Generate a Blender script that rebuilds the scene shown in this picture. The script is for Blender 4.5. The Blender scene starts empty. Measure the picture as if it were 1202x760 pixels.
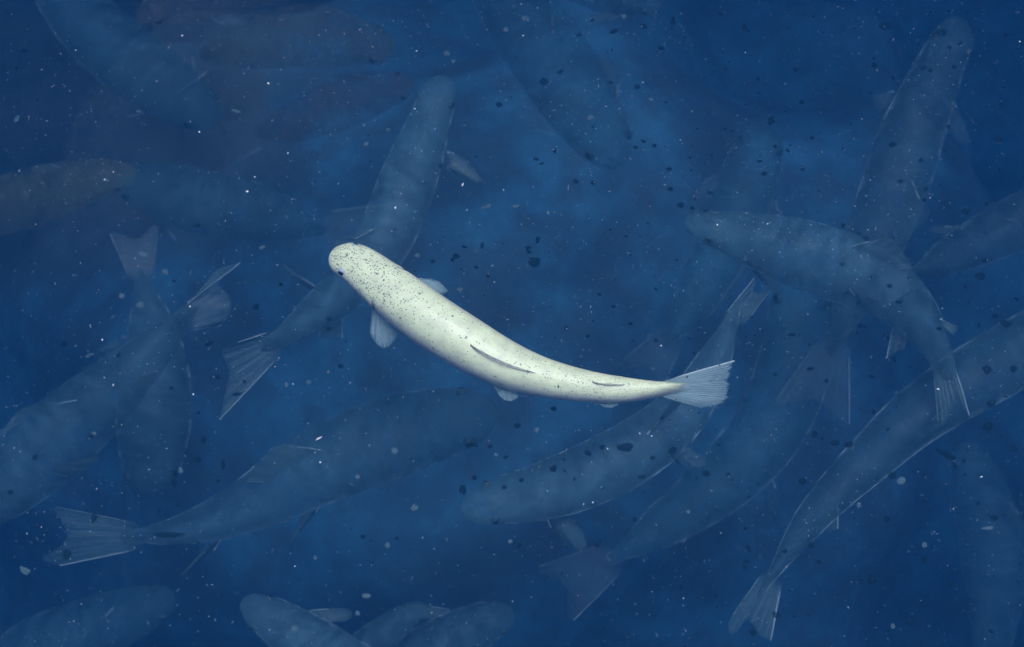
import bpy, bmesh, math, random
from mathutils import Vector, Matrix, noise
R = math.radians
random.seed(7)
scn = bpy.context.scene
col = scn.collection

# ------------------------------------------------------------------ camera
FPX = 1169.0            # focal length in photo pixels (1202 px wide)
TILT = R(13)            # view leans this far from straight down
DIST = 1.10             # camera to the pale fish
cam_loc = Vector((0, -DIST*math.sin(TILT), DIST*math.cos(TILT)))
cd = bpy.data.cameras.new('camera'); cam = bpy.data.objects.new('camera', cd); col.objects.link(cam)
cam.location = cam_loc; cam.rotation_euler = (TILT, 0, 0)
cd.sensor_width = 36; cd.lens = 36*FPX/1202
cd.clip_start = 0.01; cd.clip_end = 200
cd.dof.use_dof = True; cd.dof.focus_distance = 1.09; cd.dof.aperture_fstop = 3.6
scn.camera = cam
CR = Matrix.Rotation(TILT, 3, 'X')

# ------------------------------------------------------------------ light
SUN_EL, SUN_AZ = R(72), R(22)      # azimuth measured from image-up (+Y) towards +X
w = bpy.data.worlds.new("World"); scn.world = w; w.use_nodes = True
nt = w.node_tree
sky = nt.nodes.new('ShaderNodeTexSky'); sky.sky_type = 'NISHITA'; sky.sun_disc = False
sky.dust_density = 4.0; sky.air_density = 0.7; sky.sun_elevation = SUN_EL; sky.sun_rotation = SUN_AZ
bg = nt.nodes['Background']; bg.inputs[1].default_value = 0.15
nt.links.new(sky.outputs[0], bg.inputs[0])
sd = bpy.data.lights.new('sun', 'SUN'); sun = bpy.data.objects.new('sun', sd); col.objects.link(sun)
sd.energy = 1.5; sd.angle = R(32); sd.color = (1.0, 0.95, 0.86)
sdir = Vector((math.sin(SUN_AZ)*math.cos(SUN_EL), math.cos(SUN_AZ)*math.cos(SUN_EL), math.sin(SUN_EL)))
sun.rotation_euler = sdir.to_track_quat('Z', 'Y').to_euler(); sun.location = (0, 0, 5)
scn.view_settings.view_transform = 'Standard'; scn.view_settings.look = 'None'
scn.view_settings.gamma = 1; scn.view_settings.exposure = 1.62
scn.render.resolution_x = 1024; scn.render.resolution_y = 647
scn.render.engine = 'CYCLES'
scn.cycles.volume_bounces = 2; scn.cycles.max_bounces = 8; scn.cycles.transparent_max_bounces = 24

HAZE_COL = (0.0028, 0.031, 0.084)
HAZE_ABS = (0.12, 0.15, 0.26)
HAZE_DEN = 0.84
BED_Z = -.99

# ------------------------------------------------------------------ helpers
def at(px, py, z=0.0):
    """point where the view through photo pixel (px,py) meets the level z"""
    d = CR @ Vector(((px-601)/FPX, (380-py)/FPX, -1))
    t = (z - cam_loc.z)/d.z
    return cam_loc + d*t
def mpp(p):             # metres per photo pixel at a point
    v = CR.transposed() @ (p - cam_loc)
    return -v.z/FPX

def tag(o, label, cat, group=None, kind=None):
    if kind: o['kind'] = kind
    if label: o['label'] = label
    if cat: o['category'] = cat
    if group: o['group'] = group
    return o

class NB:
    """tiny node-building helper"""
    def __init__(s, name):
        s.m = bpy.data.materials.new(name); s.m.use_nodes = True
        s.t = s.m.node_tree; s.n = s.t.nodes; s.n.clear()
        s.out = s.n.new('ShaderNodeOutputMaterial')
    def node(s, typ, ins=None, **kw):
        x = s.n.new(typ)
        for k, v in kw.items(): setattr(x, k, v)
        for k, v in (ins or {}).items():
            if isinstance(v, bpy.types.NodeSocket): s.t.links.new(v, x.inputs[k])
            else: x.inputs[k].default_value = v
        return x
    def math(s, op, a, b=0.0, c=None, clamp=False):
        ins = {0: a, 1: b}
        if c is not None: ins[2] = c
        return s.node('ShaderNodeMath', ins, operation=op, use_clamp=clamp).outputs[0]
    def mix(s, f, a, b):
        x = s.n.new('ShaderNodeMix'); x.data_type = 'RGBA'
        for i, v in ((0, f), (6, a), (7, b)):
            if isinstance(v, bpy.types.NodeSocket): s.t.links.new(v, x.inputs[i])
            else: x.inputs[i].default_value = (*v, 1) if isinstance(v, tuple) and len(v) == 3 else v
        return x.outputs[2]
    def mr(s, v, a, b, c=0.0, d=1.0, smooth=True):
        x = s.node('ShaderNodeMapRange', {0: v, 1: a, 2: b, 3: c, 4: d})
        x.interpolation_type = 'SMOOTHSTEP' if smooth else 'LINEAR'
        return x.outputs[0]
    def noise(s, vec, scale, detail=3, rough=0.5):
        return s.node('ShaderNodeTexNoise', {'Vector': vec, 'Scale': scale, 'Detail': detail, 'Roughness': rough}).outputs[0]

def plain(name, c, rough=0.6, spec=.5):
    b = NB(name)
    co = b.node('ShaderNodeTexCoord').outputs['Object']
    n = b.noise(co, 900, 2)
    cc = b.mix(b.mr(n, .35, .65), tuple(x*.7 for x in c), tuple(min(1, x*1.15) for x in c))
    p = b.node('ShaderNodeBsdfPrincipled', {'Base Color': cc, 'Roughness': rough, 'Specular IOR Level': spec})
    b.t.links.new(p.outputs[0], b.out.inputs[0]); return b.m

# skin of the fish: UV u runs head to tail, v goes round belly - back(0.5) - belly
def skin_mat(name, back, flank, belly, spot, spot_amt, rough=.5, pale=False, mottle=.25, solid=.55):
    b = NB(name)
    uv = b.node('ShaderNodeUVMap').outputs[0]
    sp = b.node('ShaderNodeSeparateXYZ', {0: uv}); u, v = sp.outputs[0], sp.outputs[1]
    vec = b.node('ShaderNodeCombineXYZ', {0: b.math('MULTIPLY', u, 520.0), 1: b.math('MULTIPLY', v, 190.0), 2: 0.0}).outputs[0]
    updown = b.math('ABSOLUTE', b.math('SUBTRACT', v, .5))          # 0 on the back, .5 on the belly
    wob = b.math('MULTIPLY', b.math('SUBTRACT', b.noise(vec, .03, 3), .5), .10)
    ud = b.math('ADD', updown, wob)
    c = b.mix(b.mr(ud, .10, .24), back, flank)
    c = b.mix(b.mr(ud, .27, .40), c, belly)
    # blotchy tone
    nb = b.noise(vec, .055, 5, .6)
    c = b.mix(b.math('MULTIPLY', b.mr(nb, .35, .72), mottle), c, tuple(x*.45 for x in flank))
    fine = b.noise(vec, .7, 3, .65)
    c = b.mix(b.math('MULTIPLY', b.mr(fine, .42, .75), mottle*.9), c, tuple(x*.55 for x in flank))
    # spots, dense on the head, sparse on the back, denser again towards the tail
    for sc, lo, k in ((.27, 0.0, 1.2), (.17, 3.1, .30), (.36, 5.7, .45)):
        v2 = b.node('ShaderNodeVectorMath', {0: vec, 1: (lo*17, lo*31, 0)}, operation='ADD').outputs[0]
        vo = b.node('ShaderNodeTexVoronoi', {'Vector': v2, 'Scale': sc, 'Randomness': .62})
        rnd = b.node('ShaderNodeSeparateColor', {0: vo.outputs['Color']})
        ramp = b.node('ShaderNodeValToRGB', {0: u}); r = ramp.color_ramp
        vals = ((0, 1.0), (.20, 1.0), (.30, .40), (.5, .16), (.62, .45), (.75, 1.0), (.9, 1.0), (1, .25))
        r.elements[0].position = 0; r.elements[0].color = (vals[0][1],)*3+(1,)
        r.elements[1].position = 1; r.elements[1].color = (vals[-1][1],)*3+(1,)
        for p_, q_ in vals[1:-1]:
            e = r.elements.new(p_); e.color = (q_, q_, q_, 1)
        keep = b.math('LESS_THAN', rnd.outputs[0], b.math('MULTIPLY', ramp.outputs[0], k*(1 if sc < .3 else .75)))
        rad = b.math('MULTIPLY_ADD', rnd.outputs[1], .09, .235)
        rad = b.math('MULTIPLY', rad, b.mr(u, 0, .3, 1.15, .85))
        d = b.math('SUBTRACT', rad, vo.outputs['Distance'])
        m = b.math('MULTIPLY', b.mr(d, -.03, .06), keep)
        m = b.math('MULTIPLY', m, b.mr(updown, .26, .40, 1.0, 0.0))
        m = b.math('MULTIPLY', m, b.math('MULTIPLY_ADD', rnd.outputs[2], .3, .7))
        c = b.mix(b.math('MULTIPLY', m, spot_amt), c, spot)
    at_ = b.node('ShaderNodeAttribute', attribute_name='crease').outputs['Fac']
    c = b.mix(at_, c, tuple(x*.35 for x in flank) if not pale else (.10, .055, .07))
    sc = b.node('ShaderNodeTexVoronoi', {'Vector': vec, 'Scale': .62, 'Randomness': .6}).outputs['Distance']
    c = b.mix(b.math('MULTIPLY', b.mr(sc, .25, .75), .16 if pale else .3), c, tuple(x*.5 for x in flank))
    h = b.math('ADD', b.math('MULTIPLY', sc, .5), b.math('MULTIPLY', fine, .8))
    bump = b.node('ShaderNodeBump', {'Height': h, 'Strength': .42 if pale else .3, 'Distance': .0006})
    p = b.node('ShaderNodeBsdfPrincipled', {'Base Color': c, 'Roughness': rough, 'Normal': bump.outputs[0]})
    p.inputs['Specular IOR Level'].default_value = .35 if pale else .12
    p.inputs['Sheen Weight'].default_value = .0 if pale else .75
    p.inputs['Sheen Roughness'].default_value = .35; p.inputs['Sheen Tint'].default_value = (.45, .85, 1, 1)
    if pale:
        ta = b.math('ADD', u, b.math('MULTIPLY', b.math('SUBTRACT', b.noise(vec, .25, 3, .6), .5), .03))
        b.t.links.new(b.mr(ta, .905, .992, 1.0, 0.0), p.inputs['Alpha'])
        p.inputs['Coat Weight'].default_value = .32; p.inputs['Coat Roughness'].default_value = .18
    else:
        b.t.links.new(b.mr(b.noise(vec, .035, 3, .6), .42, .66, .12, 1.15), p.inputs['Sheen Weight'])
        # ghostly veil over deeper fish put into the skin: patches show what lies behind
        a = b.math('MULTIPLY', b.mr(b.noise(vec, .026, 6, .72), .34, .68, .36, 1.0), solid)
        p.inputs['Alpha'].default_value = 1
        b.t.links.new(a, p.inputs['Alpha'])
    b.t.links.new(p.outputs[0], b.out.inputs[0]); return b.m

# fins: u across the rays, v from root to rim
def fin_mat(name, colr, rim, alpha=.8, rays=26, rimw=.05, root=1.0):
    b = NB(name)
    uv = b.node('ShaderNodeUVMap').outputs[0]
    sp = b.node('ShaderNodeSeparateXYZ', {0: uv}); u, v = sp.outputs[0], sp.outputs[1]
    vec = b.node('ShaderNodeCombineXYZ', {0: b.math('MULTIPLY', u, float(rays)), 1: b.math('MULTIPLY', v, 1.3), 2: 0.0}).outputs[0]
    n = b.noise(vec, 1.6, 3, .6)
    st = b.math('SINE', b.math('MULTIPLY_ADD', u, rays*6.283, b.math('MULTIPLY', n, 6.0)))
    ray = b.mr(st, -.6, .9)
    c = b.mix(b.math('MULTIPLY', ray, .55), tuple(x*.62 for x in colr), colr)
    e1 = b.mr(u, 0, rimw, 1, 0)
    e2 = b.mr(b.math('SUBTRACT', 1.0, u), 0, rimw*.6, .7, 0)
    e = b.math('MULTIPLY', b.math('MAXIMUM', e1, e2), b.mr(v, .05, .3))
    c = b.mix(e, c, rim)
    a = b.math('MULTIPLY', b.math('MULTIPLY_ADD', ray, .35, .65), alpha)
    a = b.math('MULTIPLY', a, b.mr(v, .5, 1.0, 1.0, .55))
    a = b.math('MULTIPLY', a, b.mr(v, .0, .35, root, 1.0))
    a = b.math('MAXIMUM', a, e, clamp=True)
    p = b.node('ShaderNodeBsdfPrincipled', {'Base Color': c, 'Roughness': .5})
    tr = b.node('ShaderNodeBsdfTranslucent', {0: c})
    tp = b.node('ShaderNodeBsdfTransparent')
    m1 = b.node('ShaderNodeMixShader', {0: .35, 1: p.outputs[0], 2: tr.outputs[0]})
    m2 = b.node('ShaderNodeMixShader', {0: a, 1: tp.outputs[0], 2: m1.outputs[0]})
    b.t.links.new(m2.outputs[0], b.out.inputs[0]); return b.m

# ------------------------------------------------------------------ the setting
def pond_bed():
    bm = bmesh.new(); n = 150; S = 16.0
    vs = []
    for j in range(n+1):
        for i in range(n+1):
            a = (i/n*2-1); c = (j/n*2-1)
            x = S*math.copysign(abs(a)**2.2, a); y = S*math.copysign(abs(c)**2.2, c)
            z = BED_Z + .05*noise.noise(Vector((x*1.3, y*1.3, 2))) + .03*noise.noise(Vector((x*5, y*5, 7)))
            dx, dy = (x+.05)/.95, (y-.40)/.80  # bright middle and dark edges are put into the shape of this mound
            d = math.sqrt(dx*dx+dy*dy)*(1+.35*noise.noise(Vector((x*2.1, y*2.1, 11))))
            q = min(2.2, d); z -= .42*q**1.5
            vs.append(bm.verts.new((x, y, z)))
    for j in range(n):
        for i in range(n):
            k = j*(n+1)+i
            f = bm.faces.new((vs[k], vs[k+1], vs[k+n+2], vs[k+n+1])); f.smooth = True
    me = bpy.data.meshes.new('pond_bed'); bm.to_mesh(me); bm.free()
    b = NB('mud_and_murk')
    co = b.node('ShaderNodeTexCoord').outputs['Object']
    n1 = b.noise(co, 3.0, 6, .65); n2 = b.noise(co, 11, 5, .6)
    c = b.mix(b.mr(n1, .28, .72), (.022, .075, .115), (.062, .29, .43))  # mud tone, with patches painted in for cloudy murk in the water
    sx = b.node('ShaderNodeSeparateXYZ', {0: co})
    br = b.math('ADD', b.math('MULTIPLY', sx.outputs[0], -1.0), b.math('MULTIPLY', b.math('SUBTRACT', n2, .5), .6))
    br = b.math('MULTIPLY', b.mr(br, .35, .8), b.mr(sx.outputs[1], .35, .8))
    c = b.mix(b.math('MULTIPLY', br, .8), c, (.13, .17, .10))
    c = b.mix(b.math('MULTIPLY', b.mr(n2, .4, .7), .55), c, (.05, .09, .10))
    bu = b.node('ShaderNodeBump', {'Height': n2, 'Strength': .3, 'Distance': .02})
    p = b.node('ShaderNodeBsdfPrincipled', {'Base Color': c, 'Roughness': .9, 'Normal': bu.outputs[0]})
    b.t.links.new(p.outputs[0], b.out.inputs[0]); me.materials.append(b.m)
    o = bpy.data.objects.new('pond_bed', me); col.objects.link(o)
    tag(o, 'dark muddy bed of the pond lost in blue murk', None, kind='structure')
pond_bed()

def haze():
    bm = bmesh.new(); bmesh.ops.create_cube(bm, size=2)
    top = cam_loc.z + .10; bot = BED_Z - 2.8
    for v in bm.verts:
        v.co = Vector((v.co.x*17, v.co.y*17, top if v.co.z > 0 else bot))
    me = bpy.data.meshes.new('haze'); bm.to_mesh(me); bm.free()
    b = NB('blue_murk')
    p = b.node('ShaderNodeVolumePrincipled', {'Color': (*HAZE_COL, 1), 'Density': HAZE_DEN, 'Anisotropy': 0.0,
                                              'Absorption Color': (*HAZE_ABS, 1)})
    b.t.links.new(p.outputs[0], b.out.inputs['Volume']); me.materials.append(b.m)
    o = bpy.data.objects.new('haze', me); col.objects.link(o)
    tag(o, 'murky blue water filling the pond and veiling the deeper fish', None, kind='stuff')
haze()

# ------------------------------------------------------------------ fish
def crom(P, t):
    n = len(P)-1; t = max(0, min(n-1e-6, t)); i = int(t); f = t-i
    a = P[max(i-1, 0)]; b = P[i]; c = P[i+1]; d = P[min(i+2, n)]
    return 0.5*((2*b) + (c-a)*f + (2*a-5*b+4*c-d)*f*f + (3*b-a-3*c+d)*f*f*f)

def smooth(x):
    x = max(0, min(1, x)); return x*x*(3-2*x)

class Fish:
    def __init__(s, spine, z, mats, res=(70, 28), z_end=None, roll=0.0, roll_tail=0.0, tall=1.0, big=False):
        """spine: [(px,py,half_width_px)...] head to tail; z: level of the body's axis"""
        s.spx = [Vector((a, b)) for a, b, c in spine]
        s.z0 = z; s.z1 = z if z_end is None else z_end
        s.mats = mats; s.bm = bmesh.new(); s.uv = s.bm.loops.layers.uv.new('UVMap')
        s.cre = s.bm.verts.layers.float.new('crease')
        s.roll = roll; s.rt = roll_tail; s.tall = tall; s.big = big
        n = len(spine)
        hw = [Vector((c, 0)) for a, b, c in spine]; hw[0] = Vector((hw[1].x*(.82 if big else .74), 0)); s.hw = hw
        # arclength table in px
        K = 400; s.tab = [0.0]; s.K = K; last = crom(s.spx, 0)
        for k in range(1, K+1):
            q = crom(s.spx, (n-1)*k/K); s.tab.append(s.tab[-1]+(q-last).length); last = q
        s.Lpx = s.tab[-1]; s.n = n
        s.res = res
        s.body(); s.eyes()
    def t_of(s, u):
        target = u*s.Lpx; lo, hi = 0, s.K
        while hi-lo > 1:
            m = (lo+hi)//2
            if s.tab[m] < target: lo = m
            else: hi = m
        f = (target-s.tab[lo])/max(1e-9, s.tab[hi]-s.tab[lo])
        return (s.n-1)*(lo+f)/s.K
    def px(s, u): return crom(s.spx, s.t_of(u))
    def hwpx(s, u): return max(1.0, crom(s.hw, s.t_of(u)).x)
    def pxn(s, u):
        d = s.px(min(1, u+.01))-s.px(max(0, u-.01)); d.normalize()
        return d, Vector((-d.y, d.x))          # along (to tail), right-hand side in image (y down)
    def zc(s, u): return s.z0+(s.z1-s.z0)*smooth(u)
    def frame(s, u):
        q = s.px(u); P = at(q.x, q.y, s.zc(u))
        u0, u1 = max(0, u-.01), min(1, u+.01)
        a = s.px(u0); b = s.px(u1)
        T = (at(b.x, b.y, s.zc(u1))-at(a.x, a.y, s.zc(u0))).normalized()
        N = T.cross(Vector((0, 0, 1))).normalized()
        U = N.cross(T).normalized()
        r = s.roll + s.rt*smooth((u-.45)/.55)
        N2 = N*math.cos(r)+U*math.sin(r); U2 = U*math.cos(r)-N*math.sin(r)
        return P, T, N2, U2
    def radii(s, u):
        q = s.px(u); P = at(q.x, q.y, s.zc(u)); m = mpp(P)
        a = s.hwpx(u)*m
        sc = .036 if s.big else .060
        cap = math.sqrt(max(0, 1-(1-min(u/sc, 1))**2))**.9
        capv = math.sqrt(max(0, 1-(1-min(u/(sc*1.6), 1))**2))
        a *= cap
        ht = a*(.72+.42*smooth(u/.35)) if u > sc else s.hwpx(u)*m*.75*capv
        ht = s.hwpx(u)*m*(.66+.40*smooth(u/.35))*capv
        hb = s.hwpx(u)*m*(.66+.55*smooth(u/.40))*capv
        k = smooth((u-.80)/.2)
        a *= 1-.62*k; ht *= (1+.18*k)*s.tall; hb *= (1-.02*k)*s.tall
        if u > .955:
            e = math.sqrt(max(0.002, 1-((u-.955)/.045)**2)); a *= e; ht *= e; hb *= e
        return a, ht, hb
    def surf(s, u, ang, lift=0.0, rad=1.0):
        """ang measured from the back (0) to the image-right-hand side (+pi/2)"""
        P, T, N, U = s.frame(u); a, ht, hb = s.radii(u)
        x = math.sin(ang); y = math.cos(ang)
        e = .92
        X = math.copysign(abs(x)**e, x); Y = math.copysign(abs(y)**e, y)
        h = ht if y > 0 else hb
        return P + N*(X*a*rad + lift*x) + U*(Y*h*rad + lift*y)
    def body(s):
        nu, nv = s.res; us = []
        for i in range(nu+1):
            x = i/nu
            us.append(.35*x*x*x+.65*x if True else x)
        us = [0.0008*1 if i == 0 else us[i] for i in range(nu+1)]
        # pack rings near the snout
        extra = [.0008+.06*(j/14)**2 for j in range(14)]
        us = extra+[x for x in us if x > .0605]
        rings = []
        for u in us:
            ring = []
            for j in range(nv):
                ang = math.pi+2*math.pi*j/nv        # starts at the belly
                p = s.surf(u, ang)
                cr = 0.0
                # gill cover edge: a crease curving round the flank
                aa = abs((ang-2*math.pi))            # 0 on back
                ug = (.148 if s.big else .155)+.026*math.sin(max(0, min(1, (aa-.5)/2.2))*math.pi)
                if .75 < aa < 2.6:
                    d = (u-ug)/.0048
                    g = math.exp(-d*d)*smooth((aa-.75)/.5)
                    P, T, N, U = s.frame(u)
                    c = s.px(u); m = mpp(P)
                    p = p.lerp(P, .055*g)
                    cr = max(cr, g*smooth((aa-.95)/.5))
                    rise = math.exp(-((u-ug+.010)/.008)**2)*smooth((aa-.8)/.5)
                    p = p + (p-P)*.02*rise
                # mouth slit along the side of the snout
                if u < .085 and aa > 1.55 and aa < 2.1:
                    d = (aa-1.82-.6*(u-.04))/.10
                    g = math.exp(-d*d)*smooth((.085-u)/.03)
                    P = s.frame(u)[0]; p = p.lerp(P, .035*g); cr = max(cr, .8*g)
                v = s.bm.verts.new(p); v[s.cre] = cr
                ring.append(v)
            rings.append(ring)
        def face(vs, uvs, mi=0):
            f = s.bm.faces.new(vs); f.smooth = True; f.material_index = mi
            for l, q in zip(f.loops, uvs): l[s.uv].uv = q
        for i in range(len(us)-1):
            for j in range(nv):
                k = (j+1) % nv
                face((rings[i][j], rings[i+1][j], rings[i+1][k], rings[i][k]),
                     ((us[i], j/nv), (us[i+1], j/nv), (us[i+1], (j+1)/nv), (us[i], (j+1)/nv)))
        tip = s.bm.verts.new(sum((v.co for v in rings[0]), Vector())/nv)
        end = s.bm.verts.new(s.frame(1)[0]+s.frame(1)[1]*.002)
        for j in range(nv):
            k = (j+1) % nv
            face((tip, rings[0][j], rings[0][k]), ((0, .5), (us[0], j/nv), (us[0], (j+1)/nv)))
            face((end, rings[-1][k], rings[-1][j]), ((1, .5), (1, (j+1)/nv), (1, j/nv)))
    def eyes(s, u=.082):
        if s.big: u = .050
        P, T, N, U = s.frame(u); a, ht, hb = s.radii(u)
        r = s.hwpx(u)*mpp(P)*(.21 if s.big else .18)
        for sg in (1, -1):
            ang = sg*(1.04 if s.big else 1.30)
            c = s.surf(u, ang) 
            out = (N*sg*.93+U*.36).normalized()
            c = c - out*r*((.55 if sg > 0 else .80) if s.big else .84)
            X = T; Y = out.cross(X).normalized(); X = Y.cross(out)
            nr, ns = 10, 18; rows = []
            for i in range(nr+1):
                th = math.pi*.62*i/nr
                rows.append([s.bm.verts.new(c+out*(math.cos(th)*r)+(X*math.cos(2*math.pi*j/ns)*1.12+Y*math.sin(2*math.pi*j/ns))*(math.sin(th)*r)) for j in range(ns)] if i else [s.bm.verts.new(c+out*r)])
            for i in range(nr):
                for j in range(ns):
                    k = (j+1) % ns
                    f = s.bm.faces.new((rows[0][0], rows[1][j], rows[1][k]) if i == 0 else (rows[i][j], rows[i+1][j], rows[i+1][k], rows[i][k]))
                    f.smooth = True
                    f.material_index = 3 if i < 4 else 2
    # a fin: grid from a root curve to an outer curve (world points)
    def fin(s, root, outer, mi=1, nu=26, nv=8, th=.0005, ripple=.0012, fray=0.0, bow=0.0):
        nrm = None; up = Vector((0, 0, 1)); g = []
        for i in range(nu+1):
            t = i/nu; rr = crom(root, t*(len(root)-1)); oo = crom(outer, t*(len(outer)-1))
            fr = 1.0 - fray*(.5+.5*noise.noise(Vector((t*nu*.42, 1.7, s.z0*9))))*(1 if .04 < t < .96 else .2)
            row = []
            for j in range(nv+1):
                q = j/nv
                p = rr.lerp(oo, q*fr)
                p = p + up*(ripple*math.sin(t*nu*1.3)*q + bow*math.sin(q*math.pi))
                p = p + up*.0022*q*noise.noise(Vector((p.x*60, p.y*60, 3)))
                row.append(p)
            g.append(row)
        A, B = [], []
        for i in range(nu+1):
            ra, rb = [], []
            for j in range(nv+1):
                i0, i1, j0, j1 = max(i-1, 0), min(i+1, nu), max(j-1, 0), min(j+1, nv)
                n = (g[i1][j]-g[i0][j]).cross(g[i][j1]-g[i][j0])
                n = n.normalized() if n.length > 1e-12 else up
                t = th*(1.5-.9*j/nv)*(2.4 if i == 0 else 1)
                ra.append(s.bm.verts.new(g[i][j]+n*t)); rb.append(s.bm.verts.new(g[i][j]-n*t))
            A.append(ra); B.append(rb)
        def face(vs, uvs):
            f = s.bm.faces.new(vs); f.smooth = True; f.material_index = mi
            for l, q in zip(f.loops, uvs): l[s.uv].uv = q
        for i in range(nu):
            for j in range(nv):
                q = ((i/nu, j/nv), ((i+1)/nu, j/nv), ((i+1)/nu, (j+1)/nv), (i/nu, (j+1)/nv))
                face((A[i][j], A[i+1][j], A[i+1][j+1], A[i][j+1]), q)
                face((B[i][j+1], B[i+1][j+1], B[i+1][j], B[i][j]), q[::-1])
            face((A[i][nv], A[i+1][nv], B[i+1][nv], B[i][nv]), ((i/nu, 1),)*4)
        for j in range(nv):
            face((A[0][j], A[0][j+1], B[0][j+1], B[0][j]), ((0, j/nv),)*4)
            face((A[nu][j+1], A[nu][j], B[nu][j], B[nu][j+1]), ((1, j/nv),)*4)
    def side_fin(s, u, side, length, width, sweep=.9, droop=.35, du=.035, mi=1, **kw):
        """paired fin made in the fish's own measure: length, width in half-widths of the fish"""
        hw = s.hwpx(.4); d, n = s.pxn(u); m = mpp(s.frame(u)[0])
        r0 = s.surf(u, side*1.75, 0, .93); r1 = s.surf(u+du, side*1.85, 0, .93)
        P, T, N, U = s.frame(u)
        dirv = (N*side*math.cos(sweep)+T*math.sin(sweep)).normalized()-U*droop
        L = length*hw*m; W = width*hw*m
        tip = r0+dirv*L
        back = T
        outer = [r0+dirv*L*.55, r0+dirv*L*.86+back*W*.04, tip+back*W*.22, r0+dirv*L*.90+back*W*.62, r0+dirv*L*.58+back*W*1.0, r1+dirv*L*.22+back*W*.55]
        s.fin([r0, r0.lerp(r1, .5), r1], outer, mi, **kw)
    def px_fin(s, roots, outs, zr, zo, mi=1, **kw):
        root = [at(x, y, s.z0+zr) for x, y in roots]
        n = len(outs)
        outer = [at(x, y, s.z0+(zo if not isinstance(zo, tuple) else zo[0]+(zo[1]-zo[0])*i/(n-1))) for i, (x, y) in enumerate(outs)]
        s.fin(root, outer, mi, **kw)
    def dorsal(s, u0=.44, u1=.60, h=.75, lean=.5, back=.6, mi=1, **kw):
        hw = s.hwpx(.4); m = mpp(s.frame(u0)[0]); H = h*hw*m
        root = [s.surf(u0+(u1-u0)*k/4, 0, 0, .97) for k in range(5)]
        outer = []
        for k in range(5):
            u = u0+(u1-u0)*k/4; P, T, N, U = s.frame(u)
            hh = H*(.55, 1.0, .95, .70, .42)[k]
            outer.append(root[k]+U*hh*math.cos(lean)+N*hh*math.sin(lean)+T*H*back*(.9-.05*k))
        s.fin(root, outer, mi, **kw)
    def adipose(s, u=.80, h=.3, lean=.6, mi=1):
        s.dorsal(u, u+.03, h, lean, 1.2, mi, nu=8, nv=5)
    def under(s, u0=.70, u1=.78, h=.7, lean=.3, side=1, mi=1):
        hw = s.hwpx(.4); m = mpp(s.frame(u0)[0]); H = h*hw*m
        root = [s.surf(u0+(u1-u0)*k/3, side*(math.pi-.15), 0, .95) for k in range(4)]
        outer = []
        for k in range(4):
            P, T, N, U = s.frame(u0+(u1-u0)*k/3); hh = H*(1.0, .85, .6, .4)[k]
            outer.append(root[k]-U*hh*math.cos(lean)+N*side*hh*math.sin(lean)+T*hh*.8)
        s.fin(root, outer, mi, nu=14, nv=6)
    def tail(s, outs, zt=.012, mi=1, root_in=.935, spread=.95, **kw):
        """outs: px outline of the rim, from the left-hand lobe tip to the right-hand lobe tip seen head to tail"""
        d, n = s.pxn(root_in); q = s.px(root_in); h = s.hwpx(root_in)*spread
        z0 = s.zc(root_in)-s.z0
        roots = [(q.x-n.x*h*k, q.y-n.y*h*k) for k in (1, .5, 0, -.5, -1)]
        root = [at(x, y, s.z0+z0+zt*.35*k) for (x, y), k in zip(roots, (1, .5, 0, -.5, -1))]
        N_ = len(outs)
        outer = [at(x, y, s.z0+z0+zt*(1-2*i/(N_-1))) for i, (x, y) in enumerate(outs)]
        s.fin(root, outer, mi, nu=120 if s.big else 36, nv=14, ripple=.0003 if s.big else .0008, **kw)
    def auto_tail(s, length=2.0, spread=1.25, bend=0.0, **kw):
        d, n = s.pxn(.99); q = s.px(1.0); hw = s.hwpx(.4)
        d2 = Vector((d.x*math.cos(bend)-d.y*math.sin(bend), d.x*math.sin(bend)+d.y*math.cos(bend))); n2 = Vector((-d2.y, d2.x))
        L = length*hw; W = spread*hw
        outs = []
        for a, b in ((.92, -1), (1.0, -.86), (.86, -.45), (.74, 0), (.84, .45), (1.0, .86), (.92, 1)):
            p = q+d2*L*a+n2*W*b; outs.append((p.x, p.y))
        s.tail(outs, **kw)
    def done(s, name, label, group=None, cat='fish'):
        me = bpy.data.meshes.new(name)
        c = s.frame(.45)[0].copy()
        for v in s.bm.verts: v.co -= c
        bmesh.ops.recalc_face_normals(s.bm, faces=s.bm.faces)
        s.bm.to_mesh(me); s.bm.free()
        for m in s.mats: me.materials.append(m)
        o = bpy.data.objects.new(name, me); o.location = c; col.objects.link(o)
        return tag(o, label, cat, group)

iris_p = plain('pale_iris', (.32, .44, .48), .3); pupil = plain('pupil', (.012, .015, .02), .1)
iris_d = plain('dark_iris', (.035, .085, .11), .5, .2)
M_pale = [skin_mat('pale_skin', (.80, .92, .54), (.64, .71, .57), (.66, .74, .72), (.05, .06, .075), 1.0, pale=True, mottle=.36),  # flank darker than back: part pigment, part shading painted in
          fin_mat('pale_fin', (.42, .66, .68), (.72, .86, .82), .92, 46, .03), iris_p, pupil,
          fin_mat('folded_fin', (.50, .52, .50), (.16, .17, .19), .6, 8, .22)]
def darkset(nm, back, flank, spots=.6, solid=.56, fin=(.10, .24, .29), alpha=.55):
    return [skin_mat(nm+'_skin', back, flank, tuple(x*1.25 for x in flank), tuple(x*.15 for x in back), spots, solid=solid, mottle=.85),
            fin_mat(nm+'_fin', fin, (.60, .84, .88), alpha, 20, .02, 0.0), iris_d, pupil]
M_steel = darkset('steel', (.066, .18, .245), (.060, .16, .22), .9, .64)
M_deep = darkset('hazy', (.055, .18, .25), (.05, .17, .235), .4, .46, alpha=.22)
M_grey = darkset('grey', (.050, .145, .205), (.045, .13, .19), .95)
M_mauve = darkset('mauve', (.044, .115, .160), (.040, .105, .148), .8, .54, alpha=.28)
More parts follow.
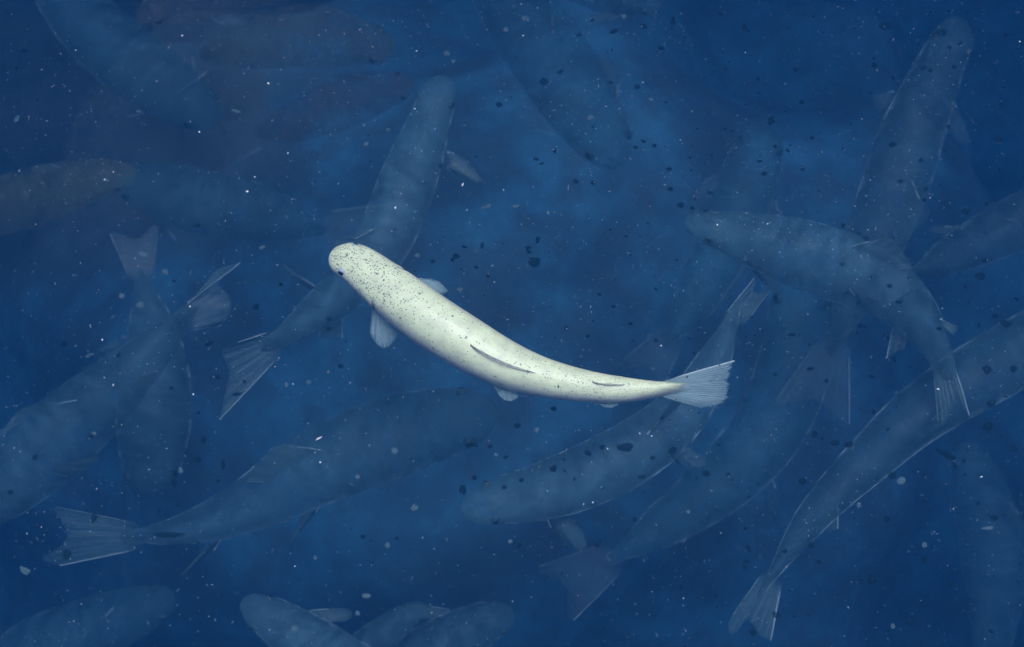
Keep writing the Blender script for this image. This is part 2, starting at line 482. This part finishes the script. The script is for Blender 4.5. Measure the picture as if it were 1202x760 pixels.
M_olive = darkset('olive', (.13, .18, .12), (.12, .16, .11), .3, .36, alpha=.3)
M_brown = darkset('brown', (.13, .14, .13), (.12, .13, .12), .3, .32, alpha=.3)
M_spotty = darkset('spotty', (.038, .115, .16), (.034, .10, .145), 1.0)

SCH = 'dark fish swimming below the pale fish'

# --- the pale fish
f = Fish([(389.5, 295, 0), (400.5, 302, 20), (420.5, 311.5, 24.6), (447, 332, 28.5), (474, 353, 31), (509, 379, 32), (551, 405, 31), (590, 426, 28),
          (632, 441.5, 23.5), (680, 452, 19), (730, 457.5, 15), (780, 457, 11.3), (800, 456, 10.5), (818, 454, 10.5)],
         0.0, M_pale, res=(190, 72), roll=R(3), roll_tail=R(14), tall=.95, big=True)
f.tail([(864, 423), (862, 433), (859, 443), (861, 452), (861, 461), (855, 471), (842, 478), (824, 479)], .010, fray=.15, root_in=.915, spread=.80)
f.px_fin([(438, 358), (447, 366), (456, 374)], [(436, 372), (434.5, 390), (440, 402), (450, 409), (460, 404), (467, 393), (466, 386), (462, 382)], -.012, -.022, nu=34, nv=12, fray=.03)
f.px_fin([(488, 330), (498, 337), (508, 345)], [(494, 327.5), (505, 327), (515, 330.5), (523, 338), (526, 342), (519, 345), (513, 346)], -.008, -.014, nu=30, nv=10, fray=.03)
f.px_fin([(578, 447), (586, 450), (594, 452)], [(583, 458), (587, 466), (596, 471), (603, 470), (609, 465), (606, 461)], -.014, -.006, nu=24, nv=8)
f.px_fin([(690, 469), (702, 470), (716, 469)], [(694, 473), (703, 475), (713, 479), (722, 478), (727, 474), (724, 471)], -.010, -.004, nu=24, nv=8, fray=.08)
# folded dorsal fin laid over towards the near side, and the small adipose fin
def laid(f, u0, u1, a0, a1, mi=4, n=6, grow=.0016):
    root = [f.surf(u0+(u1-u0)*k/n, a0, .0008) for k in range(n+1)]
    outer = [f.surf(u0+.015+(u1-u0+.012)*k/n, a0+(a1-a0)*math.sin(math.pi*min(1, .12+.88*k/n))**.7, .0010+grow) for k in range(n+1)]
    f.fin(root, outer, mi, nu=24, nv=6, th=.0004, ripple=.0003)
laid(f, .425, .57, .16, .30)
laid(f, .735, .79, .05, .20, grow=.001)
f.done('pale_fish', 'pale cream white speckled fish nearest the surface, curved across the middle of the water')

# --- fish of the middle layer
f = Fish([(519, 89, 0), (516, 105, 22), (507, 135, 23.5), (494, 172, 29), (478, 215, 33), (460, 262, 33), (437, 302, 30), (402, 340, 25), (362, 374, 19),
          (330, 398, 14), (306, 412, 12)], -.17, M_steel, roll=R(-4), roll_tail=R(-20))
f.px_fin([(522, 178), (524, 186), (522, 196)], [(532, 180), (545, 187), (560, 202), (566, 213), (556, 215), (540, 206), (530, 202)], -.01, -.02)
f.px_fin([(372, 338), (378, 343), (384, 346)], [(360, 330), (338, 315), (328, 308), (333, 316), (350, 330), (366, 342)], -.02, -.04, nu=16)
f.tail([(258, 493), (262, 470), (268, 445), (266, 428), (261, 416), (265, 408), (280, 402)], -.02)
f.dorsal(.50, .64, 1.0, .9, .9)
f.under(.74, .82, .8, .7, -1)
f.done('fish', 'steel blue fish crossing under the head of the pale fish, snout up, tail down left', SCH)

f = Fish([(1124, 20, 0), (1119, 45, 24), (1102, 80, 28), (1083, 125, 33), (1067, 165, 36), (1053, 210, 37), (1037, 257, 35), (1019, 305, 30), (1000, 350, 23), (984, 390, 16),
          (974, 420, 12)], -.34, [M_mauve[0]]+M_deep[1:], roll=R(5), roll_tail=R(10))
f.px_fin([(1052, 108), (1048, 118), (1042, 130)], [(1044, 108), (1026, 112), (1025, 122), (1032, 132), (1038, 136)], -.01, -.02)
f.px_fin([(1117, 118), (1112, 135), (1105, 152)], [(1122, 125), (1132, 142), (1139, 168), (1128, 170), (1114, 160), (1104, 160)], -.01, -.025)
f.dorsal(.50, .64, .9, -.9, .9)
f.auto_tail()
f.done('fish', 'grey fish pointing its snout to the top right corner with both side fins spread', SCH)

f = Fish([(803.5, 259, 0), (820, 264, 19), (850, 272, 25), (895, 284, 33), (945, 299, 38), (995, 316, 38), (1040, 338, 33), (1074, 368, 25), (1096, 402, 17), (1108, 432, 12.5),
          (1115, 452, 11.5)], -.13, [M_steel[0]]+M_spotty[1:], roll=R(12), roll_tail=R(18))
f.px_fin([(872, 300), (880, 306), (892, 312)], [(880, 312), (887, 322), (897, 333), (908, 342), (912, 330), (905, 320)], -.02, -.035)
f.px_fin([(996, 335), (1003, 338), (1012, 342)], [(1002, 346), (1012, 360), (1022, 372), (1031, 377), (1032, 366), (1026, 352)], -.03, -.045)
f.tail([(1138, 488), (1130, 478), (1124, 470), (1116, 476), (1112, 492), (1106, 500), (1101, 494)], .012)
f.dorsal(.47, .62, .7, -.7, .8)
f.adipose(.80, .45, -1.2)
f.under(.74, .81, .9, .9, 1)
f.done('fish', 'blunt snouted fish at right whose body arches over and down to a thin tail', SCH)

f = Fish([(1292, 352, 0), (1270, 366, 28), (1235, 388, 35), (1190, 416, 39), (1130, 452, 38), (1072, 492, 33), (1015, 544, 27), (966, 593, 21), (930, 640, 15.5), (905, 678, 11.5),
          (889, 702, 10.5)], -.20, M_spotty, roll=R(-6), roll_tail=R(-14))
f.px_fin([(1088, 498), (1082, 505), (1074, 510)], [(1112, 478), (1108, 492), (1102, 506), (1092, 515), (1082, 520)], .0, -.02)
f.tail([(905, 752), (893, 747), (884, 735), (876, 728), (864, 742), (857, 745), (855, 732), (860, 722)], -.012)
f.under(.70, .78, .9, .9, -1)
f.done('fish', 'long spotted fish coming from the right edge, its tail bent down near the bottom', SCH)

f = Fish([(542, 599, 0), (556, 596, 22), (590, 587, 28), (630, 579, 33), (680, 562, 36.5), (730, 538, 37), (775, 508, 34), (812, 469, 28), (838, 425, 21), (856, 385, 15),
          (868, 355, 11.5)], -.16, M_steel[:1]+M_grey[1:], roll=R(8), roll_tail=R(16))
f.mats = [M_steel[0]]+M_spotty[1:]
f.px_fin([(626, 556), (632, 554), (640, 552)], [(624, 551), (627, 543), (631, 541), (637, 546), (641, 550)], -.01, -.015, nu=14)
f.px_fin([(640, 602), (650, 606), (662, 608)], [(646, 618), (655, 628), (668, 640), (684, 648), (689, 640), (684, 625), (676, 612)], -.02, -.04)
f.px_fin([(782, 530), (790, 528), (798, 522)], [(790, 541), (802, 548), (818, 550), (829, 545), (826, 536), (812, 528)], -.02, -.035)
f.dorsal(.52, .66, .9, -.2, .8)
f.tail([(886, 326), (888, 332), (884, 338), (890, 344), (898, 340), (905, 336), (912, 330)], .012)
f.done('fish', 'big blue grey fish below the pale fish, blunt head left with one eye showing', SCH)

f = Fish([(585, 486, 0), (566, 488, 30), (530, 494, 40), (480, 507, 46), (425, 526, 47), (370, 550, 44), (315, 581, 36), (265, 605, 26), (220, 620, 19), (180, 628, 15),
          (140, 632, 13)], -.27, M_grey, roll=R(-6), roll_tail=R(-16))
f.tail([(72, 664), (56, 660), (50, 654), (66, 645), (78, 632), (74, 615), (64, 600), (66, 595)], -.016)
f.px_fin([(262, 628), (254, 634), (246, 638)], [(252, 645), (230, 662), (211, 678), (222, 664), (236, 648)], -.02, -.04)
f.px_fin([(376, 588), (370, 594), (362, 598)], [(372, 600), (358, 618), (341, 636), (346, 622), (354, 606)], -.03, -.05)
f.dorsal(.42, .58, .7, .9, .9)
f.done('fish', 'large dim fish at lower left with a wide fan tail', SCH)

f = Fish([(-80, 622, 0), (-55, 608, 30), (-20, 584, 40), (25, 548, 45), (68, 512, 44), (110, 474, 38), (150, 438, 29), (186, 404, 20), (212, 380, 15), (232, 360, 13.5)], -.24, M_grey, roll=R(6), roll_tail=R(18))
f.tail([(282, 309), (262, 313), (250, 322), (258, 335), (268, 345), (272, 360), (262, 378), (245, 384)][::1], .016)
f.px_fin([(60, 475), (45, 482), (30, 492)], [(90, 470), (50, 474), (30, 478), (12, 492), (0, 512)], .01, .02)
f.px_fin([(66, 545), (58, 548), (50, 552)], [(88, 550), (104, 545), (119, 536), (100, 552), (80, 560)], -.02, -.04)
f.px_fin([(160, 442), (154, 448), (148, 454)], [(186, 436), (176, 446), (164, 456), (156, 462)], -.02, -.03)
f.done('fish', 'fish leaving at the left edge, its spread tail fin behind it to the upper right', SCH)

f = Fish([(178, 580, 0), (178, 562, 30), (179, 525, 38), (181, 485, 41), (183, 440, 37), (180, 398, 29), (174, 360, 19), (168, 332, 13), (165, 315, 11)], -.50, M_steel)
f.auto_tail(1.2, .7); f.px_fin([(150, 395), (146, 402), (142, 410)], [(142, 398), (125, 404), (113, 412), (128, 416), (144, 418)], 0, -.02)
f.done('fish', 'faint deep fish hanging head down at left, behind the fish with the spread tail', SCH)

# bottom edge
f = Fish([(282.5, 708, 0), (296, 713, 17.5), (322, 728, 25), (362, 754, 31), (405, 782, 33), (450, 808, 32), (500, 830, 28), (550, 845, 20), (590, 850, 13)], -.22, M_steel, roll=R(6))
f.side_fin(.2, 1, 1.6, .8); f.side_fin(.2, -1, 1.4, .8); f.dorsal(); f.auto_tail()
f.done('fish', 'leftmost of three fish heads at the bottom edge, with a rounded snout', SCH)
f = Fish([(499, 712, 0), (489, 717, 12), (468, 731, 17), (435, 757, 22), (400, 790, 25), (360, 820, 22), (320, 845, 14)], -.34, M_grey, roll=R(6))
f.side_fin(.3, -1, 1.5, .8); f.auto_tail()
f.done('fish', 'slim fish snout at the bottom edge between two other fish heads', SCH)
f = Fish([(601, 714, 0), (590, 722, 18), (566, 733, 26), (525, 757, 34), (480, 785, 36), (430, 815, 30), (390, 840, 18)], -.38, M_grey, roll=R(6))
f.side_fin(.25, 1, 1.4, .8); f.auto_tail()
f.done('fish', 'broad fish head at the bottom edge near the middle, rightmost of three', SCH)

# centre right depths
f = Fish([(940, 318, 0), (940, 336, 30), (939, 370, 37), (932, 425, 41), (914, 480, 42), (880, 532, 40), (835, 575, 35), (785, 612, 27), (738, 643, 19), (705, 664, 14)], -.52, M_deep, roll=R(5))
f.px_fin([(905, 560), (902, 568), (896, 576)], [(910, 572), (913, 590), (909, 609), (904, 598), (896, 588)], -.01, -.03)
f.px_fin([(808, 622), (802, 628), (796, 632)], [(804, 634), (790, 652), (771, 669), (780, 652), (790, 638)], -.02, -.05, nu=14)
f.auto_tail(1.6, .9)
f.done('fish', 'dim wide fish deep below the pale tail, curving down left under the blunt nosed fish', SCH)
f = Fish([(898, 150, 0), (893, 168, 26), (882, 200, 33), (864, 248, 36), (842, 300, 33), (818, 348, 26), (796, 384, 18), (780, 406, 13)], -.66, M_deep)
f.auto_tail(1.3, .8); f.side_fin(.22, -1, 1.2, .7); f.side_fin(.22, 1, 1.2, .7)
f.done('fish', 'very faint fish slanting down left, above and right of the pale tail', SCH)
f = Fish([(1262, 232, 0), (1240, 240, 26), (1205, 256, 32), (1165, 276, 30), (1125, 296, 24), (1088, 314, 16), (1065, 322, 11)], -.46, M_mauve)
f.side_fin(.6, 1, .9, .6); f.auto_tail(1.4, .9); f.dorsal()
f.done('fish', 'dim fish leaving past the right edge, tail hidden under the arching fish', SCH)
f = Fish([(1130, 520, 0), (1138, 538, 22), (1150, 575, 30), (1162, 625, 34), (1168, 680, 32), (1166, 730, 25), (1160, 775, 16), (1158, 805, 11)], -.72, M_deep)
f.side_fin(.25, -1, 1.4, .8); f.auto_tail()
f.done('fish', 'barely visible fish in the dark lower right corner', SCH)
f = Fish([(728, 196, 0), (720, 182, 26), (703, 155, 37), (675, 112, 44), (645, 66, 45), (612, 20, 42), (580, -25, 34), (555, -60, 22), (540, -85, 14)], -.62, M_deep)
f.side_fin(.2, -1, 1.3, .8); f.side_fin(.2, 1, 1.3, .8); f.dorsal(); f.auto_tail()
f.done('fish', 'pale blue blurred fish pointing down right from the top edge near the middle', SCH)
f = Fish([(775, 8, 0), (762, 4, 16), (735, -6, 24), (695, -22, 28), (650, -40, 25), (610, -55, 15)], -.40, M_grey)
f.side_fin(.2, -1, 1.2, .8); f.auto_tail()
f.done('fish', 'tip of a fish head at the top edge, right of the middle', SCH)

# upper left depths
f = Fish([(162, 28, 0), (173, 20, 17), (200, 5, 26), (245, -12, 33), (300, -28, 34), (360, -40, 28), (410, -48, 17)], -.36, M_brown, roll=R(5))
f.side_fin(.3, 1, 1.1, .7); f.auto_tail()
f.done('fish', 'brownish fish with a pale rimmed snout at the top edge of the upper left', SCH)
f = Fish([(256, 145, 0), (243, 135, 24), (216, 116, 34), (172, 86, 40), (126, 50, 40), (84, 8, 34), (55, -35, 22), (42, -60, 14)], -.60, M_deep)
f.side_fin(.25, -1, 1.2, .8); f.side_fin(.2, 1, 1.3, .8); f.auto_tail()
f.done('fish', 'blue grey fish slanting down from the top left corner, its blunt head lowest', SCH)
f = Fish([(462, 60, 0), (445, 56, 22), (405, 46, 31), (350, 42, 34), (298, 50, 28), (258, 60, 18), (235, 68, 12)], -.70, M_olive)
f.side_fin(.25, 1, 1.2, .8); f.auto_tail(1.4, .9)
f.done('fish', 'blurred olive brown fish lying level near the top of the upper left', SCH)
f = Fish([(486, 100, 0), (470, 102, 18), (430, 112, 26), (385, 128, 27), (340, 145, 21), (300, 158, 13)], -.76, M_brown)
f.side_fin(.25, 1, 1.2, .8); f.auto_tail(1.4, .9)
f.done('fish', 'dull brown blurred fish just left of the round snouted steel blue fish', SCH)
f = Fish([(160, 206, 0), (144, 206, 18), (105, 213, 26), (50, 228, 32), (-10, 245, 32), (-70, 262, 22), (-110, 272, 13)], -.48, M_olive)
f.side_fin(.3, 1, 1.1, .8); f.auto_tail()
f.done('fish', 'olive green fish coming in level from the left edge in the upper half', SCH)
f = Fish([(138, 205, 0), (152, 212, 22), (195, 226, 34), (250, 240, 38), (305, 250, 33), (350, 262, 22), (385, 270, 14)], -.64, M_deep)
f.side_fin(.25, 1, 1.3, .8); f.auto_tail()
f.done('fish', 'hazy blue fish left of centre whose snout meets the olive fish', SCH)
f = Fish([(205, 700, 0), (190, 706, 20), (150, 722, 32), (100, 740, 36), (45, 755, 32), (0, 770, 20), (-30, 780, 13)], -.60, M_deep)
f.px_fin([(120, 728), (112, 734), (104, 740)], [(134, 713), (110, 730), (92, 744), (76, 756), (96, 750)], .01, .02, nu=14)
f.auto_tail()
f.done('fish', 'dark fish in the bottom left corner below the fan tail', SCH)

# ------------------------------------------------------------------ floating matter
def blob_mesh(nm, seed, mat, flat=.35, star=.3, n=12):
    bm = bmesh.new(); bmesh.ops.create_icosphere(bm, subdivisions=3, radius=1)
    for v in bm.verts:
        k = 1+star*1.6*noise.noise(v.co*1.1+Vector((seed*3.1, seed, 0)))+star*.35*noise.noise(v.co*3+Vector((seed, 0, seed*2)))
        v.co = v.co*k; v.co.z *= flat
    for f_ in bm.faces: f_.smooth = True
    me = bpy.data.meshes.new(nm); bm.to_mesh(me); bm.free(); me.materials.append(mat); return me
dark_m = plain('dark_debris', (.004, .016, .030), .95, .05); pale_m = plain('pale_floc', (.09, .16, .19), .8, .1)
bright_m = plain('bright_flake', (.92, .90, .80), .5)
dark_me = [blob_mesh('dark_fleck', i+1, dark_m, .22, .24) for i in range(7)]
pale_me = [blob_mesh('pale_fleck', i+11, pale_m, .4, .35) for i in range(5)]
bright_me = [blob_mesh('bright_fleck', i+21, bright_m, .5, .4) for i in range(3)]
_t = dark_m.node_tree; _p = [n for n in _t.nodes if n.type == 'BSDF_PRINCIPLED'][0]; _p.inputs['Alpha'].default_value = .62
_p = [n for n in pale_m.node_tree.nodes if n.type == 'BSDF_PRINCIPLED'][0]; _p.inputs['Alpha'].default_value = .55
def put(name, me, px, py, rx, ry, ang, z, label, cat, group):
    o = bpy.data.objects.new(name, me); col.objects.link(o)
    p = at(px, py, z); m = mpp(p); o.location = p
    o.scale = (rx*m, ry*m, (rx+ry)*.5*m); o.rotation_euler = (random.uniform(-.3, .3), random.uniform(-.3, .3), -ang)
    return tag(o, label, cat, group)
DG = 'dark flecks of debris drifting in the water'
big = [  # px, py, rx, ry, angle (clockwise in the picture), label
 (627, 308, 7, 6, 0, 'round dark blot of debris just above the back of the pale fish'),
 (1105, 38, 7, 5, 0, 'dark oval blot lying over the head of the top right fish'),
 (1039, 31, 8, 5.5, -.4, 'ragged dark blot left of the head of the top right fish'),
 (1171, 164, 5.5, 4.5, 0, 'round dark blot right of the fish in the top right corner'),
 (1151, 324, 6, 5, .2, 'dark blot between the arching fish tail and the right edge'),
 (1112, 534, 12, 3.5, .6, 'dark rod shaped scrap slanting near the lower right'),
 (1158, 434, 5.5, 5, 0, 'round dark blot over the back of the long spotted fish by the right edge'),
 (735, 525, 9, 5, 0, 'largest dark blur over the back of the big blue grey fish'),
 (197, 628, 17, 3.2, 0, 'long dark scrap over the tail stem of the fan tailed fish'),
 (78, 651, 5, 6, .3, 'dark blot on the fan tail at lower left'),
 (110, 608, 3.6, 5.5, 0, 'dark upright smudge above the fan tail'),
 (1180, 380, 7, 4.5, .2, 'dark blot by the right edge above the long spotted fish'),
 (905, 142, 4, 6, .5, 'dark oval fleck in the clear water above the blunt nosed fish')]
for px, py, rx, ry, a, lb in big:
    put('debris_fleck', random.choice(dark_me), px, py, rx, ry, a, .12 if py > 500 else -.04, lb, 'debris fleck', None)
small = [(874,32,4,5),(851,81,3,2.5),(934,82,4,3),(941,120,4,3),(1078,52,2,5),(1084,80,4,2.5),(1092,83,3,2.5),(1115,56,3,2.5),(1120,79,3.5,2.5),(1181,41,4,3),(1188,65,3,4),(1176,123,4,3),
 (1113,149,4,3),(1048,170,5,3),(1081,188,3.5,2.5),(1057,213,4,2.5),(834,227,4.5,3),(897,204,5,3),(953,162,3,2.5),(910,172,3,2.5),(942,198,3,4),(1134,248,5,4.5),(1158,240,3,2.5),(1085,235,3,2.5),
 (1026,77,3,5),(990,265,4,3),(989,310,3,3),(1007,356,3.5,2.5),(994,344,3.5,2.5),(1044,336,4,3),(1055,355,5,2.5),(929,393,6,2),(951,433,5,2.5),(970,447,3,3),(1015,383,3,2.5),(1103,386,4,2.5),
 (1042,398,2.5,4),(1050,423,2.5,4),(1023,442,5,2.5),(1156,306,4,3.5),(1149,382,3,3),(1168,371,4,3),(1190,433,5,5),(1163,474,6,5),(1026,484,3,4),(1047,558,5,5),(1041,610,4,4),(1132,541,3,3),
 (1167,608,6,4),(1160,500,7,6),(1190,527,5,5),(980,520,7,4),(996,522,6,4),(956,510,4,5),(942,565,6,5),(829,556,5,4),(878,644,4,5),(873,666,3,4),(921,647,4,3),(952,640,4,4),(961,660,4,4),
 (1085,657,5,5),(1023,680,7,6),(1069,730,6,5),(911,722,7,4),(884,743,4,4),(1115,685,4,5),(1137,706,4,4),(707,525,4,3.5),(690,532,5,3.5),(650,550,5,5),(648,551,3,3),(612,564,4,3),(543,575,5,7),
 (593,537,5,2),(575,524,4,2.5),(558,523,4,2.5),(557,561,4,3),(426,630,4,3),(466,632,3,3),(789,529,6,4.5),(766,538,4,2.5),(753,560,6,2),(592,572,3,3),(650,480,4,3),(607,500,5,4),
 (239,517,4,5),(231,539,6,4),(262,546,3,6),(205,567,4,5),(209,592,4,4),(187,600,3,3),(256,565,3,3),(108,512,4,3),(41,537,4,4),(12,578,4,3),(75,404,6,4.5),(139,417,2.5,3),(301,360,5,4),(245,404,7,2.5),
 (278,463,7,2.5),(287,448,3,3),(386,386,4,3),(330,334,4,2.5),(204,330,3,2),(232,265,5,2.5),(256,443,4,3),(201,456,3,2.5),(233,485,3,2.5),(638,96,6,5),(586,123,5,4),(748,102,4,3),(746,173,4,2.5),
 (755,166,4,2.5),(768,171,3,3),(676,213,4,3),(696,215,4,3),(636,192,4,2),(629,187,4,2),(787,222,4,3),(735,278,3,2),(799,241,5,4),(651,177,2,5),(721,37,7,3),(756,31,5,4),(790,25,3,6),(680,41,4,2),
 (559,184,2,2),(517,195,3,2),(566,288,2.5,5),(535,301,5,4),(545,290,4,2),(508,307,3,3),(573,324,2.5,2.5),(620,291,5,2.5),(631,282,3,5),(559,314,3,2),(386,375,4,3),(531,305,3,3),(400,430,4,3),
 (704,346,3,2),(720,360,3,2.5),(690,395,2.5,2),(740,380,3,2.5),(770,400,2.5,3),(665,385,3,3),(28,60,4,3),(20,80,2,2),(700,640,4,3),(745,610,3,3),(610,640,3,3),(840,700,4,3),(800,690,3,3)]
for k, e in enumerate(small):
    px, py, rx, ry = e
    z = random.uniform(.06, .15) if py > 480 else random.uniform(-.10, -.02)
    put('debris_fleck', dark_me[k % 7], px, py, rx*.85, ry*.85, random.uniform(-.4, .4), z, 'small dark fleck of debris drifting in the blue water', 'debris fleck', DG)
for k in range(70):
    px = 620+580*random.random()**.8; py = random.uniform(0, 755)
    r = random.choice((1.2, 1.5, 1.8, 2.2, 2.8))
    put('debris_fleck', dark_me[k % 7], px, py, r*random.uniform(1, 1.6), r*.8, random.uniform(-1, 1), random.uniform(-.10, .10), 'small dark fleck of debris drifting in the blue water', 'debris fleck', DG)
PG = 'pale flecks drifting in the water'
pale = [(168,299,7,5),(194,319,6,5),(165,358,6,5),(143,348,5,5),(106,417,8,3),(308,291,5,4),(212,552,3.5,6),(30,670,9,5),(430,170,4,4),(525,63,5,5),(532,72,4,3),(616,22,7,5),(594,35,4,4),(420,560,3.5,3.5),
 (420,720,4,4),(599,636,3.5,3.5),(582,534,3,3),(808,601,3,3),(370,655,3.5,3.5),(363,449,4,4),(385,437,3,3),(336,452,3,5),(427,147,3,3),(124,212,6,4),(20,140,4,7),(277,131,8,3),(163,131,5,2.5),
 (571,243,9,3),(605,243,7,3),(694,138,6,5),(764,117,4,3),(490,300,4,4),(540,340,5,3),(732,20,4,4),(456,152,4,3),(1085,640,4,5),(1048,735,4,5),(630,505,4,4),(463,530,5,5),(487,596,6,5),
 (110,510,4,4),(50,215,3,2),(455,640,4,4),(430,700,7,4),(346,738,5,5),(1058,565,7,6),(1008,593,4,5),(1160,620,9,3)]
for k, (px, py, rx, ry) in enumerate(pale):
    put('pale_fleck', pale_me[k % 5], px, py, rx*.75, ry*.65, random.uniform(-.5, .5), random.uniform(-.11, -.06) if py < 450 else random.uniform(.05, .12), 'small pale fleck of matter drifting in the blue water', 'pale fleck', PG)
bright = [(290,225,3,2.4),(123,211,2,1.5),(214,42,2.5,2),(133,202,1.5,1),(315,98,2.5,2),(338,180,1.5,3),(89,59,1.5,1.5),(234,155,1.5,3),(299,208,2,1.5),(374,515,8,2.0),(464,244,2,2.5),(487,128,2,1.5),
 (614,42,2,1.5),(489,60,2,1.5),(428,303,2,1.5),(776,406,2,2),(765,512,2.5,1.5),(751,509,1.5,1.5),(713,527,1,3),(696,590,2,1.5),(685,592,1.5,1.5),(591,223,1.5,1.5),(543,217,1.5,4),(875,62,1.5,1.5),
 (1152,560,3,1.5),(842,264,2,2),(901,263,1.5,1.5),(1101,457,3,2),(1197,49,2,2),(376,543,2,2),(133,452,1.5,3),(227,463,2,2),(344,451,1,2),(223,360,2,2),(120,399,2,2),(346,665,1.5,1.5)]
for k, (px, py, rx, ry) in enumerate(bright):
    a = -.55 if rx > 7 else random.uniform(-.6, .6)
    put('bright_fleck', bright_me[k % 3], px, py, rx*.48, ry*.48, a, random.uniform(.0, .02), 'tiny bright fleck glinting in the water' if k not in (0, 9) else
        ('brightest yellowish speck in the water left of the steel blue fish' if k == 0 else 'long bright glinting sliver on the back of the large dim fish at lower left'), 'bright fleck', 'tiny bright flecks in the water' if k not in (0, 9) else None)

def speck_field(name, n, mat, rmin, rmax, zr, label, dens):
    bm = bmesh.new()
    i = 0
    while i < n:
        px, py = random.uniform(-60, 1262), random.uniform(-60, 820)
        if random.random() > dens(px, py): continue
        i += 1
        p = at(px, py, random.uniform(*zr)); m = mpp(p)
        r = (rmin+(rmax-rmin)*random.random()**3)*m
        A = Vector((random.gauss(0, 1), random.gauss(0, 1), random.gauss(0, .5))).normalized()
        B = A.cross(Vector((random.gauss(0, .3), random.gauss(0, .3), 1))).normalized(); C_ = A.cross(B)
        el = random.choice((1, 1, 1.5, 2.4))
        q = [bm.verts.new(p+A*r*el), bm.verts.new(p-A*r*el), bm.verts.new(p+B*r), bm.verts.new(p-B*r), bm.verts.new(p+C_*r*.7), bm.verts.new(p-C_*r*.7)]
        for a, b, c in ((0,2,4),(2,1,4),(1,3,4),(3,0,4),(2,0,5),(1,2,5),(3,1,5),(0,3,5)): bm.faces.new((q[a], q[b], q[c]))
    me = bpy.data.meshes.new(name); bm.to_mesh(me); bm.free(); me.materials.append(mat)
    o = bpy.data.objects.new(name, me); col.objects.link(o); tag(o, label, None, kind='stuff')
def dn(px, py):
    a = .45+.55*max(0, 1-py/650); return a*(.4+.9*noise.noise(Vector((px/160, py/160, 4)))+.3)
speck_field('white_specks', 8000, plain('dust', (.42, .48, .50), .7, .2), .20, .66, (-.03, .03), 'fine white specks of dust scattered through the upper water', dn)
speck_field('pale_specks', 1500, pale_m, .5, 1.5, (-.3, -.04), 'soft pale specks deeper in the water', lambda x, y: .7)
speck_field('dark_specks', 1500, dark_m, .5, 1.4, (-.03, .04), 'fine dark specks scattered through the water', lambda x, y: .2+.8*max(0, min(1, (x-350)/600)))
